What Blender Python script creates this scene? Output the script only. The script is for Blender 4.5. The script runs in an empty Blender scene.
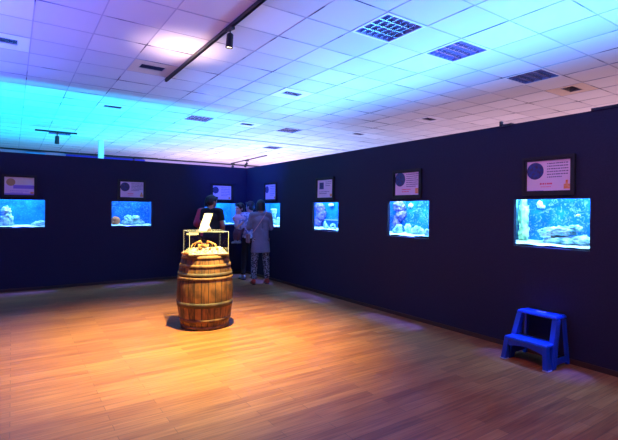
import bpy, bmesh, math, random
from mathutils import Vector, Matrix, noise
C = bpy.context.scene.collection
SC = bpy.context.scene
PI = math.pi
X0, Y0, HW, HC = 4.437, 9.073, 2.393, 3.49      # wall planes, partition height, ceiling height
G0, H0, S = -0.4257, 5.6603, 0.6               # ceiling grid

# ------------------------------------------------------------------ camera
cam_d = bpy.data.cameras.new('camera'); cam = bpy.data.objects.new('camera', cam_d); C.objects.link(cam)
cam_d.sensor_width = 36; cam_d.lens = 436.8 / 618 * 36; cam_d.shift_y = -10 / 618
cam_d.clip_start = 0.05
cam.matrix_world = Matrix.Translation((0, 0, 1.45)) @ Matrix.Rotation(-0.5973, 4, 'Z') @ Matrix.Rotation(PI / 2, 4, 'X') @ Matrix.Rotation(0.0094, 4, 'Z')
SC.camera = cam
SC.view_settings.view_transform = 'Standard'; SC.view_settings.look = 'None'
SC.view_settings.gamma = 1; SC.view_settings.use_curve_mapping = False
SC.view_settings.exposure = 0.0

# ------------------------------------------------------------------ world and lights
w = bpy.data.worlds.new('world'); SC.world = w; w.use_nodes = True
w.node_tree.nodes['Background'].inputs[0].default_value = (0.30, 0.16, 0.9, 1)
w.node_tree.nodes['Background'].inputs[1].default_value = 0.10

def aim(o, tgt):
    d = Vector(tgt) - o.location
    o.rotation_euler = d.to_track_quat('-Z', 'Y').to_euler()
def area(name, loc, tgt, sx, sy, col, e, spread=180):
    l = bpy.data.lights.new(name, 'AREA'); l.shape = 'RECTANGLE'; l.size = sx; l.size_y = sy
    l.color = col; l.energy = e; l.spread = math.radians(spread)
    o = bpy.data.objects.new(name, l); C.objects.link(o); o.location = loc; aim(o, tgt)
    if abs(Vector(tgt).x - o.location.x) < 1e-6 or abs(tgt[2] - 3.5) < 1e-6 and name.endswith('wash') and sx + sy > 2.5:
        o.rotation_euler = (PI, 0, 0)                 # facing straight up, sides along x and y
    return o
def spot(name, loc, tgt, col, e, ang, blend=0.5, r=0.03):
    l = bpy.data.lights.new(name, 'SPOT'); l.color = col; l.energy = e; l.spot_size = math.radians(ang)
    l.spot_blend = blend; l.shadow_soft_size = r
    o = bpy.data.objects.new(name, l); C.objects.link(o); o.location = loc; aim(o, tgt); return o

def up(name, loc, sx, sy, col, e, tilt=0.0):
    o = area(name, loc, (loc[0], loc[1], 9), sx, sy, col, e); o.rotation_euler = (PI, tilt, 0); return o
# cyan LED wash standing on the floor behind the left partition
area('cyan_wash', (0.8, 10.35, 0.6), (0.8, 11.0, 3.5), 5.6, 0.12, (0.0, 0.46, 1.0), 520)
up('cyan_far_wash', (0.8, 14.2, 1.4), 5.0, 1.6, (0.0, 0.52, 1.0), 170)
# blue washes behind the corner and behind the right partition
area('blue_wash', (7.0, 12.5, 0.6), (7.0, 12.0, 3.5), 4.0, 4.0, (0.26, 0.42, 1.0), 400)
up('pale_blue_wash', (5.0, 3.6, 2.2), 0.2, 9.0, (0.06, 0.30, 1.0), 430, -0.55)
area('pink_wash', (9.6, 4.0, 0.6), (9.6, 4.0, 3.5), 1.0, 9.0, (1.0, 0.58, 0.72), 140)
area('white_far_wash', (8.5, 16.0, 1.0), (8.5, 16.0, 3.5), 7.0, 1.5, (1.0, 0.66, 0.90), 230)
# violet, magenta and blue LED washes of the near room, outside the view, all facing the ceiling
up('violet_wash', (-0.9, 5.0, 2.35), 0.2, 6.0, (0.08, 0.13, 1.0), 215, 0.3)
up('magenta_wash', (0.9, 0.2, 2.3), 0.4, 0.4, (0.75, 0.10, 0.85), 28, 0.2)
up('sky_blue_wash', (3.6, -0.6, 2.3), 1.5, 0.4, (0.08, 0.32, 1.0), 110, 0.0)
spot('blue_corner_spot', (2.2, 6.9, 3.3), (4.437, 8.7, 2.5), (0.03, 0.05, 1.0), 800, 66, 1.0)
# track spots (bodies are built further down)
spot('barrel_spot', (1.945, 4.445, 3.205), (1.60, 4.72, 0.0), (1.0, 0.84, 0.24), 2900, 84, 1.0, 0.03)
spot('warm_track_spot', (1.96, 1.2, 3.2), (3.6, 2.0, 0.0), (1.0, 0.30, 0.05), 130, 110, 1.0, 0.05)
# added lamp on the lid, standing in for the barrel spot's reflection
area('lid_glint_fill', (1.99, 5.24, 1.2), (1.80, 5.50, 3.49), 0.42, 0.42, (1.0, 0.66, 0.62), 5.5, 30)
SC.cycles.caustics_reflective = False; SC.cycles.caustics_refractive = False

# ------------------------------------------------------------------ materials
def mat(name, col, rough=0.6, metal=0.0, noise_amt=0.0, nscale=20, bump=0.0, spec=0.5, col2=None, alpha=None, trans=0):
    m = bpy.data.materials.new(name); m.use_nodes = True
    nt = m.node_tree; b = nt.nodes['Principled BSDF']
    b.inputs['Roughness'].default_value = rough; b.inputs['Metallic'].default_value = metal
    b.inputs['Specular IOR Level'].default_value = spec
    b.inputs['Base Color'].default_value = (*col, 1)
    if noise_amt or col2 or bump:
        tc = nt.nodes.new('ShaderNodeTexCoord'); n = nt.nodes.new('ShaderNodeTexNoise')
        n.inputs['Scale'].default_value = nscale; n.inputs['Detail'].default_value = 5
        nt.links.new(tc.outputs['Object'], n.inputs['Vector'])
        if noise_amt or col2:
            r = nt.nodes.new('ShaderNodeValToRGB'); r.color_ramp.elements[0].position = 0.35; r.color_ramp.elements[1].position = 0.65
            c2 = col2 or tuple(c * (1 - noise_amt) for c in col)
            r.color_ramp.elements[0].color = (*c2, 1); r.color_ramp.elements[1].color = (*col, 1)
            nt.links.new(n.outputs['Fac'], r.inputs[0]); nt.links.new(r.outputs[0], b.inputs['Base Color'])
        if bump:
            bp = nt.nodes.new('ShaderNodeBump'); bp.inputs['Strength'].default_value = bump; bp.inputs['Distance'].default_value = 0.01
            nt.links.new(n.outputs['Fac'], bp.inputs['Height']); nt.links.new(bp.outputs[0], b.inputs['Normal'])
    return m

def glass_mat(name, tint=(0.92, 0.97, 1.0), gloss=0.06, rough=0.02):
    m = bpy.data.materials.new(name); m.use_nodes = True; nt = m.node_tree; nt.nodes.clear()
    o = nt.nodes.new('ShaderNodeOutputMaterial'); mx = nt.nodes.new('ShaderNodeMixShader')
    t = nt.nodes.new('ShaderNodeBsdfTransparent'); g = nt.nodes.new('ShaderNodeBsdfGlossy')
    lw = nt.nodes.new('ShaderNodeLayerWeight'); lw.inputs[0].default_value = 0.5
    pw = nt.nodes.new('ShaderNodeMath'); pw.operation = 'POWER'; pw.inputs[1].default_value = 5
    f = nt.nodes.new('ShaderNodeMath'); f.operation = 'MULTIPLY_ADD'; f.inputs[1].default_value = 0.6; f.inputs[2].default_value = 0.025
    nt.links.new(lw.outputs['Facing'], pw.inputs[0]); nt.links.new(pw.outputs[0], f.inputs[0])
    t.inputs[0].default_value = (*tint, 1); g.inputs['Roughness'].default_value = rough
    nt.links.new(f.outputs[0], mx.inputs[0]); nt.links.new(t.outputs[0], mx.inputs[1]); nt.links.new(g.outputs[0], mx.inputs[2])
    nt.links.new(mx.outputs[0], o.inputs[0]); return m

M = {}
M['wall'] = mat('navy_wall_paint', (0.018, 0.016, 0.042), 0.75, bump=0.15, nscale=60, spec=0.25, col2=(0.0155, 0.0138, 0.037))
M['reveal'] = M['wall']
M['base'] = mat('brown_baseboard', (0.05, 0.022, 0.014), 0.45)
M['black'] = mat('black_metal', (0.012, 0.012, 0.014), 0.4)
M['frame_wood'] = mat('dark_frame_wood', (0.010, 0.005, 0.005), 0.6, noise_amt=0.4, nscale=30)
M['white_metal'] = mat('white_metal', (0.88, 0.88, 0.88), 0.4)
M['cream_metal'] = mat('cream_metal', (0.75, 0.62, 0.46), 0.5)
M['dark_void'] = mat('dark_cavity', (0.12, 0.11, 0.20), 0.8)
M['pan'] = mat('blue_lit_reflector', (0.48, 0.46, 0.85), 0.4, metal=0.1)  # blue-violet base colour carries the blue light falling on the reflector
M['louvre'] = mat('louvre_aluminium', (0.5, 0.5, 0.62), 0.25, metal=0.9)
M['tube'] = mat('fluorescent_tube_glass', (0.9, 0.9, 0.95), 0.15)
M['glass'] = glass_mat('aquarium_glass')
M['acrylic'] = glass_mat('acrylic', (0.97, 0.97, 0.97))
M['acrylic_edge'] = mat('acrylic_edge', (0.50, 0.50, 0.52), 0.25)
M['water'] = glass_mat('water_surface', (0.7, 0.9, 1.0), rough=0.05)
M['sand'] = mat('white_coral_sand', (0.8, 0.86, 0.86), 0.9, noise_amt=0.2, nscale=80, bump=0.3)
M['rock'] = mat('white_live_rock', (0.72, 0.85, 0.80), 0.9, col2=(0.16, 0.36, 0.40), nscale=14, bump=0.8)
M['algae'] = mat('green_algae_rock', (0.75, 0.95, 0.40), 0.9, col2=(0.03, 0.20, 0.14), nscale=7, bump=0.8)
M['purple_coral'] = mat('purple_coral', (0.42, 0.22, 0.62), 0.8, col2=(0.10, 0.10, 0.45), nscale=16, bump=0.6)
M['orange_coral'] = mat('orange_coral', (0.95, 0.28, 0.08), 0.8, col2=(0.60, 0.13, 0.05), nscale=25, bump=0.4)
M['fish_yellow'] = mat('yellow_fish', (0.85, 0.72, 0.12), 0.5)
M['fish_white'] = mat('white_fish', (0.85, 0.85, 0.75), 0.5)
M['fin'] = mat('pale_fin', (0.6, 0.6, 0.5), 0.5)

def backdrop(name, deep, mid, speck, amt):
    m = bpy.data.materials.new(name); m.use_nodes = True; nt = m.node_tree; b = nt.nodes['Principled BSDF']
    b.inputs['Roughness'].default_value = 0.6; b.inputs['Specular IOR Level'].default_value = 0.2
    tc = nt.nodes.new('ShaderNodeTexCoord')
    n = nt.nodes.new('ShaderNodeTexNoise'); n.inputs['Scale'].default_value = 5; n.inputs['Detail'].default_value = 3
    n2 = nt.nodes.new('ShaderNodeTexNoise'); n2.inputs['Scale'].default_value = 26; n2.inputs['Detail'].default_value = 4; n2.inputs['Distortion'].default_value = 1.5
    r = nt.nodes.new('ShaderNodeValToRGB'); r.color_ramp.elements[0].position = 0.35; r.color_ramp.elements[1].position = 0.7
    r.color_ramp.elements[0].color = (*deep, 1); r.color_ramp.elements[1].color = (*mid, 1)
    r2 = nt.nodes.new('ShaderNodeValToRGB'); r2.color_ramp.elements[0].position = 0.52; r2.color_ramp.elements[1].position = 0.66
    r2.color_ramp.elements[0].color = (0, 0, 0, 1); r2.color_ramp.elements[1].color = (amt, amt, amt, 1)
    mx = nt.nodes.new('ShaderNodeMixRGB'); mx.inputs[2].default_value = (*speck, 1)
    L = nt.links.new
    L(tc.outputs['Object'], n.inputs[0]); L(tc.outputs['Object'], n2.inputs[0]); L(n.outputs['Fac'], r.inputs[0]); L(n2.outputs['Fac'], r2.inputs[0])
    L(r2.outputs[0], mx.inputs[0]); L(r.outputs[0], mx.inputs[1]); L(mx.outputs[0], b.inputs['Base Color'])
    return m
M['bd_blue'] = backdrop('blue_backdrop', (0.0, 0.10, 0.55), (0.01, 0.22, 0.80), (0.1, 0.5, 0.9), 0.25)
M['bd_reef'] = backdrop('mottled_reef_backdrop', (0.0, 0.08, 0.42), (0.01, 0.20, 0.62), (0.40, 0.50, 0.30), 0.55)
M['bd_deep'] = backdrop('deep_blue_backdrop', (0.0, 0.05, 0.26), (0.01, 0.13, 0.42), (0.15, 0.35, 0.55), 0.5)

# wood plank floor
def floor_mat():
    m = bpy.data.materials.new('vinyl_plank_floor'); m.use_nodes = True; nt = m.node_tree; b = nt.nodes['Principled BSDF']; L = nt.links.new; N = nt.nodes.new
    tc = N('ShaderNodeTexCoord')
    br = N('ShaderNodeTexBrick'); br.offset = 0.37; br.offset_frequency = 2; br.squash = 1
    br.inputs['Scale'].default_value = 1; br.inputs['Brick Width'].default_value = 0.9; br.inputs['Row Height'].default_value = 0.085
    br.inputs['Mortar Size'].default_value = 0.002; br.inputs['Mortar Smooth'].default_value = 0.4; br.inputs['Bias'].default_value = 0
    br.inputs['Color1'].default_value = (0.0, 0.0, 0.0, 1); br.inputs['Color2'].default_value = (1, 1, 1, 1); br.inputs['Mortar'].default_value = (0, 0, 0, 1)
    L(tc.outputs['Object'], br.inputs['Vector'])
    mp = N('ShaderNodeMapping'); mp.inputs['Scale'].default_value = (1.6, 30, 1); L(tc.outputs['Object'], mp.inputs[0])
    n = N('ShaderNodeTexNoise'); n.inputs['Scale'].default_value = 1.6; n.inputs['Detail'].default_value = 6; L(mp.outputs[0], n.inputs[0])
    ad = N('ShaderNodeMath'); ad.operation = 'MULTIPLY_ADD'; ad.inputs[1].default_value = 0.30
    L(br.outputs['Color'], ad.inputs[0]); L(n.outputs['Fac'], ad.inputs[2])
    r = N('ShaderNodeValToRGB'); e = r.color_ramp.elements
    e[0].position = 0.30; e[0].color = (0.13, 0.034, 0.014, 1); e[1].position = 1.0; e[1].color = (0.38, 0.155, 0.055, 1)
    x = e.new(0.6); x.color = (0.24, 0.080, 0.028, 1)
    L(ad.outputs[0], r.inputs[0])
    mx = N('ShaderNodeMixRGB'); mx.inputs[2].default_value = (0.09, 0.035, 0.02, 1); L(br.outputs['Fac'], mx.inputs[0]); L(r.outputs[0], mx.inputs[1]); L(mx.outputs[0], b.inputs['Base Color'])
    b.inputs['Roughness'].default_value = 0.42; b.inputs['Specular IOR Level'].default_value = 0.35
    bp = N('ShaderNodeBump'); bp.inputs['Strength'].default_value = 0.12; bp.inputs['Distance'].default_value = 0.004; L(n.outputs['Fac'], bp.inputs['Height']); L(bp.outputs[0], b.inputs['Normal'])
    return m
M['floor'] = floor_mat()

def grid_mat():
    m = bpy.data.materials.new('ceiling_grid_gap'); m.use_nodes = True; nt = m.node_tree; b = nt.nodes['Principled BSDF']; L = nt.links.new; N = nt.nodes.new
    tc = N('ShaderNodeTexCoord'); n = N('ShaderNodeTexNoise'); n.inputs['Scale'].default_value = 1.9; n.inputs['Detail'].default_value = 3; L(tc.outputs['Object'], n.inputs[0])
    r = N('ShaderNodeValToRGB'); e = r.color_ramp.elements
    e[0].position = 0.36; e[0].color = (0.05, 0.05, 0.10, 1); e[1].position = 0.46; e[1].color = (0.50, 0.50, 0.56, 1)
    L(n.outputs['Fac'], r.inputs[0]); L(r.outputs[0], b.inputs['Base Color']); b.inputs['Roughness'].default_value = 0.7; return m
def tile_mat():
    m = bpy.data.materials.new('mineral_ceiling_tile'); m.use_nodes = True; nt = m.node_tree; b = nt.nodes['Principled BSDF']; L = nt.links.new; N = nt.nodes.new
    tc = N('ShaderNodeTexCoord')
    sb = N('ShaderNodeVectorMath'); sb.operation = 'SUBTRACT'; sb.inputs[1].default_value = (G0, H0, 0)
    dv = N('ShaderNodeVectorMath'); dv.operation = 'DIVIDE'; dv.inputs[1].default_value = (S, S, 1)
    fl = N('ShaderNodeVectorMath'); fl.operation = 'FLOOR'
    wn = N('ShaderNodeTexWhiteNoise'); r = N('ShaderNodeMapRange'); r.inputs[3].default_value = 0.66; r.inputs[4].default_value = 0.80
    L(tc.outputs['Object'], sb.inputs[0]); L(sb.outputs[0], dv.inputs[0]); L(dv.outputs[0], fl.inputs[0]); L(fl.outputs[0], wn.inputs[0]); L(wn.outputs[0], r.inputs[0])
    L(r.outputs[0], b.inputs['Base Color']); b.inputs['Roughness'].default_value = 0.55; b.inputs['Specular IOR Level'].default_value = 0.3
    return m
M['grid'] = grid_mat(); M['tile'] = tile_mat()

# ------------------------------------------------------------------ mesh helpers
def tag(o, label=None, cat=None, group=None, kind=None):
    if label: o['label'] = label
    if cat: o['category'] = cat
    if group: o['group'] = group
    if kind: o['kind'] = kind
    return o
class MB:
    """collects shapes and links them as ONE mesh object"""
    def __init__(s): s.bm = bmesh.new(); s.mi = 0
    def _new(s, vs):
        fs = set()
        for v in vs:
            for f in v.link_faces: fs.add(f)
        for f in fs: f.material_index = s.mi
        return vs
    def box(s, a, b, mtx=None):
        g = bmesh.ops.create_cube(s.bm, size=1)['verts']
        c = [(a[i] + b[i]) / 2 for i in range(3)]; d = [abs(b[i] - a[i]) for i in range(3)]
        for v in g:
            v.co = Vector((c[0] + v.co.x * d[0], c[1] + v.co.y * d[1], c[2] + v.co.z * d[2]))
            if mtx: v.co = mtx @ v.co
        return s._new(g)
    def hexa(s, bot, top):
        """8-corner solid: four bottom points, four top points, same order"""
        vs = [s.bm.verts.new(p) for p in list(bot) + list(top)]
        n = len(bot)
        fs = [s.bm.faces.new(vs[:n][::-1]), s.bm.faces.new(vs[n:])]
        for i in range(n): fs.append(s.bm.faces.new((vs[i], vs[(i + 1) % n], vs[n + (i + 1) % n], vs[n + i])))
        for f in fs: f.material_index = s.mi
        return vs
    def cone(s, p, q, r1, r2, seg=16, caps=True):
        p, q = Vector(p), Vector(q); d = q - p; L = d.length
        if L < 1e-6: return []
        g = bmesh.ops.create_cone(s.bm, cap_ends=caps, segments=seg, radius1=r1, radius2=r2, depth=L)['verts']
        mt = Matrix.Translation((p + q) / 2) @ d.to_track_quat('Z', 'Y').to_matrix().to_4x4()
        for v in g: v.co = mt @ v.co
        return s._new(g)
    def ball(s, c, r, seg=16, mtx=None):
        g = bmesh.ops.create_uvsphere(s.bm, u_segments=seg, v_segments=max(6, seg * 2 // 3), radius=1)['verts']
        rr = (r, r, r) if not hasattr(r, '__len__') else r
        for v in g:
            q = Vector((v.co.x * rr[0], v.co.y * rr[1], v.co.z * rr[2]))
            if mtx: q = mtx @ q
            v.co = q + Vector(c)
        return s._new(g)
    def cap(s, p, q, r1, r2=None, seg=12):
        r2 = r1 if r2 is None else r2
        s.cone(p, q, r1, r2, seg); s.ball(p, r1, seg); s.ball(q, r2, seg)
    def lathe(s, prof, seg=48, c=(0, 0, 0)):
        rings = []
        for r, z in prof:
            rings.append([s.bm.verts.new((c[0] + r * math.cos(2 * PI * i / seg), c[1] + r * math.sin(2 * PI * i / seg), c[2] + z)) for i in range(seg)])
        for a, b in zip(rings, rings[1:]):
            for i in range(seg):
                f = s.bm.faces.new((a[i], a[(i + 1) % seg], b[(i + 1) % seg], b[i])); f.material_index = s.mi; f.smooth = True
        return rings
    def quad(s, pts):
        f = s.bm.faces.new([s.bm.verts.new(p) for p in pts]); f.material_index = s.mi; return f
    def build(s, name, mats, parent=None, smooth=False, bevel=0, mw=None, remesh=0):
        me = bpy.data.meshes.new(name); bmesh.ops.recalc_face_normals(s.bm, faces=s.bm.faces)
        s.bm.to_mesh(me); s.bm.free()
        for m in (mats if isinstance(mats, (list, tuple)) else [mats]): me.materials.append(m)
        o = bpy.data.objects.new(name, me); C.objects.link(o)
        if parent: o.parent = parent
        if mw is not None: o.matrix_world = mw
        if remesh:
            r = o.modifiers.new('remesh', 'REMESH'); r.mode = 'VOXEL'; r.voxel_size = remesh; r.use_smooth_shade = True
            sm = o.modifiers.new('smooth', 'SMOOTH'); sm.iterations = 3; sm.factor = 0.5
        elif smooth:
            for p in me.polygons: p.use_smooth = True
        if bevel:
            b = o.modifiers.new('bevel', 'BEVEL'); b.width = bevel; b.segments = 2; b.limit_method = 'ANGLE'
        return o
def empty(name, loc=(0, 0, 0), rz=0, mw=None):
    o = bpy.data.objects.new(name, None); C.objects.link(o); o.empty_display_size = 0.1
    o.location = loc; o.rotation_euler = (0, 0, rz)
    if mw is not None: o.matrix_world = mw
    return o
def struct(mb, name, mats, **k):
    return tag(mb.build(name, mats, **k), kind='structure')

# ------------------------------------------------------------------ the setting
m = MB(); m.box((-6, -4, -0.1), (14.2, 18.4, 0)); struct(m, 'floor', M['floor'])

WZ0, WZ1, WH, TH = 1.09, 1.583, 0.372, 0.045
def partition(name, a0, a1, wins, left):
    m = MB()
    def bx(s0, s1, z0, z1):
        if left: m.box((s0, Y0, z0), (s1, Y0 + TH, z1))
        else: m.box((X0, s0, z0), (X0 + TH, s1, z1))
    c = a0
    for wc in wins:
        bx(c, wc - WH, 0, HW); bx(wc - WH, wc + WH, 0, WZ0); bx(wc - WH, wc + WH, WZ1, HW); c = wc + WH
    bx(c, a1, 0, HW)
    struct(m, name, M['wall'])
LW = [0.115, 1.957, 3.82]; RW = [2.257, 4.152, 6.04, 7.93]
partition('wall_left', -4.5, X0 + TH, LW, True)
partition('wall_right', -2.5, Y0, RW, False)
m = MB(); m.box((-4.5, Y0 - 0.008, 0), (X0, Y0, 0.05)); struct(m, 'baseboard_left', M['base'])
m = MB(); m.box((X0 - 0.008, -2.5, 0), (X0, Y0 - 0.008, 0.05)); struct(m, 'baseboard_right', M['base'])

# ceiling: tiles with slight sag, and the grid strips
LOUV = [(6, -4), (11, -4), (6, 6), (10, 6), (2, 13), (8, -4), (12, 11)]
VENT = [(3, 1), (7, 1), (13, 1), (0, 1), (13, -4), (8, 6), (3, 6), (13, 5), (-1, 6)]
holes = set(LOUV + VENT)
random.seed(4)
m = MB()
I0, I1, J0, J1 = -13, 24, -16, 21
gw = 0.006
for i in range(I0, I1):
    for j in range(J0, J1):
        if (i, j) in holes: continue
        x, y = G0 + i * S, H0 + j * S
        z = [HC + random.uniform(0, 0.005) for _ in range(4)]
        m.mi = 0
        m.quad([(x + gw, y + gw, z[0]), (x + gw, y + S - gw, z[1]), (x + S - gw, y + S - gw, z[2]), (x + S - gw, y + gw, z[3])])
m.mi = 1
for i in range(I0, I1 + 1):
    x = G0 + i * S; m.box((x - gw, H0 + J0 * S, HC - 0.002), (x + gw, H0 + J1 * S, HC + 0.004))
for j in range(J0, J1 + 1):
    y = H0 + j * S; m.box((G0 + I0 * S, y - gw, HC - 0.0015), (G0 + I1 * S, y + gw, HC + 0.0045))
m.mi = 0
m.box((G0 + I0 * S, H0 + J0 * S, HC + 0.14), (G0 + I1 * S, H0 + J1 * S, HC + 0.2))
struct(m, 'ceiling', [M['tile'], M['grid']])

# far end of the hall beyond the partitions
farw = mat('pale_lilac_paint', (0.55, 0.42, 0.62), 0.7); farb = mat('royal_blue_paint', (0.01, 0.03, 0.55), 0.6); farc = mat('sky_blue_paint', (0.10, 0.42, 0.75), 0.6)
m = MB(); m.box((-6, 18.3, 0), (14.2, 18.4, HC)); struct(m, 'wall_back', farw)
m = MB(); m.box((-6, 18.22, HC - 0.045), (14.2, 18.3, HC)); struct(m, 'trim_1', M['black'])
m = MB(); m.box((1.62, 18.2, 2.2), (4.4, 18.3, 3.40)); struct(m, 'trim_2', farb)
m = MB(); m.box((0.40, 18.2, 2.2), (0.98, 18.3, 3.40)); struct(m, 'trim_3', farc)
m = MB(); m.box((14.1, -4, 0), (14.2, 18.4, HC)); struct(m, 'wall_side', farw)
m = MB(); m.box((-6, 11.55, HC - 0.03), (14, 11.60, HC - 0.001)); struct(m, 'trim_4', M['white_metal'])

# ------------------------------------------------------------------ ceiling fixtures
def louvre(i, j, label):
    cx, cy = G0 + (i + .5) * S, H0 + (j + .5) * S
    r = tag(empty('ceiling_light', (cx, cy, HC)), label, 'ceiling light', 'square louvre ceiling lights')
    h = S / 2 - 0.004
    m = MB()
    for a in range(4):
        R = Matrix.Rotation(a * PI / 2, 4, 'Z'); m.box((-h, -h, -0.006), (h - 0.03, -h + 0.03, 0.004), R)
    m.build('frame', M['white_metal'], r)
    m = MB(); m.box((-h, -h, 0.095), (h, h, 0.105))
    for a in range(4):
        R = Matrix.Rotation(a * PI / 2, 4, 'Z'); m.box((-h, -h, 0.003), (h, -h + 0.008, 0.1), R)
    m.build('reflector_pan', M['pan'], r)
    m = MB()
    for k in range(1, 6):
        t = -h + 0.03 + k * (2 * h - 0.06) / 6
        m.box((t - 0.003, -h + .03, 0), (t + 0.003, h - .03, 0.035))
    for k in range(1, 4):
        t = -h + 0.03 + k * (2 * h - 0.06) / 4
        m.box((-h + .03, t - 0.006, 0), (h - .03, t + 0.006, 0.037))
    m.build('louvre_grid', M['louvre'], r)
    for k in range(4):
        y = -h + 0.03 + (k + .5) * (2 * h - 0.06) / 4
        m = MB(); m.cone((-h + .02, y, 0.062), (h - .02, y, 0.062), 0.011, 0.011, 12); m.build('tube', M['tube'], r, smooth=True)
LL = {(6, -4): 'large dark square louvre light in the ceiling, nearest the top centre of the photo',
      (8, -4): 'faint louvre light between the two dark louvre lights near the right wall',
      (11, -4): 'blue square louvre light above the far right aquarium, beside a cream vent',
      (6, 6): 'blue louvre light over the back partition, left of a white vent',
      (10, 6): 'pinkish louvre light high above the corner where the partitions meet',
      (2, 13): 'distant louvre light in the cyan-lit ceiling above the back left partition',
      (12, 11): 'small farthest louvre light in the pale ceiling just above the right partition'}
for k in LOUV: louvre(*k, LL[k])
def vent(i, j, label, cream=False):
    cx, cy = G0 + (i + .5) * S, H0 + (j + .5) * S
    r = tag(empty('air_vent', (cx, cy, HC)), label, 'air vent', 'square air vents in the ceiling')
    h = S / 2 - 0.004; fm = M['cream_metal'] if cream else M['white_metal']
    m = MB()
    for a in range(4):
        R = Matrix.Rotation(a * PI / 2, 4, 'Z')
        m.hexa([R @ Vector(p) for p in ((-h, -h, 0), (h, -h, 0), (0.17, -0.10, 0.012), (-0.17, -0.10, 0.012))] if a % 2 == 0 else
               [R @ Vector(p) for p in ((-h, -h, 0), (h, -h, 0), (0.10, -0.17, 0.012), (-0.10, -0.17, 0.012))],
               [R @ Vector(p) for p in ((-h, -h, 0.006), (h, -h, 0.006), (0.17, -0.10, 0.02), (-0.17, -0.10, 0.02))] if a % 2 == 0 else
               [R @ Vector(p) for p in ((-h, -h, 0.006), (h, -h, 0.006), (0.10, -0.17, 0.02), (-0.10, -0.17, 0.02))])
    m.build('frame', fm, r)
    m = MB(); m.box((-0.19, -0.12, 0.09), (0.19, 0.12, 0.1)); m.build('cavity', M['dark_void'], r)
    m = MB()
    for k in range(5):
        y = -0.08 + k * 0.04; m.hexa([(-0.17, y - .012, 0.01), (0.17, y - .012, 0.01), (0.17, y - .009, 0.01), (-0.17, y - .009, 0.01)],
                                      [(-0.17, y + .009, 0.028), (0.17, y + .009, 0.028), (0.17, y + .012, 0.028), (-0.17, y + .012, 0.028)])
    m.build('blades', M['louvre'] if not cream else M['dark_void'], r)
    m = MB()
    for sx in (-1, 1): m.box((sx * .17 - .004, -.11, 0.008), (sx * .17 + .004, .11, 0.09))
    for sy in (-1, 1): m.box((-.17, sy * .10 - .004, 0.008), (.17, sy * .10 + .004, 0.09))
    m.build('collar', fm, r)
VL = {(3, 1): ('cream framed air vent beside the end of the black light track', True),
      (7, 1): ('white air vent in the middle of the ceiling, above the right partition', False),
      (13, 1): ('pale vent low over the right partition, above its second framed notice', False),
      (0, 1): ('dark slotted air vent at the left edge of the photo', False),
      (13, -4): ('cream framed vent right of the blue louvre light, over the far right aquarium', True),
      (8, 6): ('white vent between a blue louvre light and a pinkish louvre light, far back', False),
      (3, 6): ('white vent in the cyan ceiling above the back left partition', False),
      (13, 5): ('small far vent just above the middle of the right partition', False),
      (-1, 6): ('bright vent at the far left edge of the cyan ceiling', False)}
for k in VENT: vent(*k, *VL[k])

# ------------------------------------------------------------------ light tracks
def track_lamp(loc, tilt, yaw, label, sc=1.0):
    r = tag(empty('track_spotlight', loc, yaw), label, 'spotlight', 'black track spotlights')
    m = MB(); m.box((-0.018 * sc, -0.06 * sc, -0.03 * sc), (0.018 * sc, 0.06 * sc, 0)); m.build('adapter', M['black'], r, bevel=0.003)
    m = MB(); m.cone((0, 0, -0.03 * sc), (0, 0, -0.075 * sc), 0.008 * sc, 0.008 * sc, 10)
    m.box((-0.01 * sc, -0.012 * sc, -0.09 * sc), (0.01 * sc, 0.012 * sc, -0.06 * sc)); m.build('stem', M['black'], r)
    R = Matrix.Translation((0, 0, -0.085 * sc)) @ Matrix.Rotation(tilt, 4, 'X')
    m = MB(); m.cone(R @ Vector((0, 0, 0.01 * sc)), R @ Vector((0, 0, -0.135 * sc)), 0.036 * sc, 0.040 * sc, 24, caps=False)
    m.cone(R @ Vector((0, 0, 0.01 * sc)), R @ Vector((0, 0, 0.022 * sc)), 0.036 * sc, 0.024 * sc, 24)
    m.build('lamp_head', M['black'], r, smooth=True)
    m = MB(); m.cone(R @ Vector((0, 0, -0.115 * sc)), R @ Vector((0, 0, -0.122 * sc)), 0.036 * sc, 0.036 * sc, 24); m.build('lens', LENS if sc == 1 and tilt < 0.3 else M['tube'], r)
    return r
LENS = mat('lit_lens', (1, 0.9, 0.7), 0.3)
LENS.node_tree.nodes['Principled BSDF'].inputs['Emission Color'].default_value = (1, 0.8, 0.55, 1)
LENS.node_tree.nodes['Principled BSDF'].inputs['Emission Strength'].default_value = 6
def track(p, q, label, z=HC - 0.002, hang=0.0):
    p, q = Vector((*p, 0)), Vector((*q, 0)); d = q - p; L = d.length; a = math.atan2(d.y, d.x)
    r = tag(empty('light_track', (p.x, p.y, z), a), label, 'light track')
    m = MB(); b = -hang
    m.box((0, -0.019, b - 0.038), (L, -0.012, b)); m.box((0, 0.012, b - 0.038), (L, 0.019, b)); m.box((0, -0.012, b - 0.012), (L, 0.012, b))
    m.box((0, -0.019, b - 0.04), (0.015, 0.019, b)); m.box((L - 0.015, -0.019, b - 0.04), (L, 0.019, b))
    m.build('rail', M['black'], r)
    if hang:
        for t in (0.15, 0.85):
            m = MB(); m.cone((L * t, 0, b), (L * t, 0, 0), 0.006, 0.006, 8); m.build('hanger', M['white_metal'], r)
track((1.955, -1.5), (1.985, 6.95), 'long black light track crossing the near ceiling at upper left', HC - 0.008)
track_lamp((1.965, 4.46, HC - 0.048), 0.12, 0.3, 'lit black spotlight hanging from the long near track')
track((0.455, 12.69), (1.373, 12.69), 'short black track floating in the cyan glow at left', HC - 0.03, 0.08)
track_lamp((0.93, 12.69, HC - 0.145), 0.3, 0, 'black spotlight on the short track in the cyan glow', 1.3)
track((1.5, 17.4), (4.6, 17.1), 'thin far track just above the top of the back left partition', HC - 0.03, 0.08)
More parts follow.
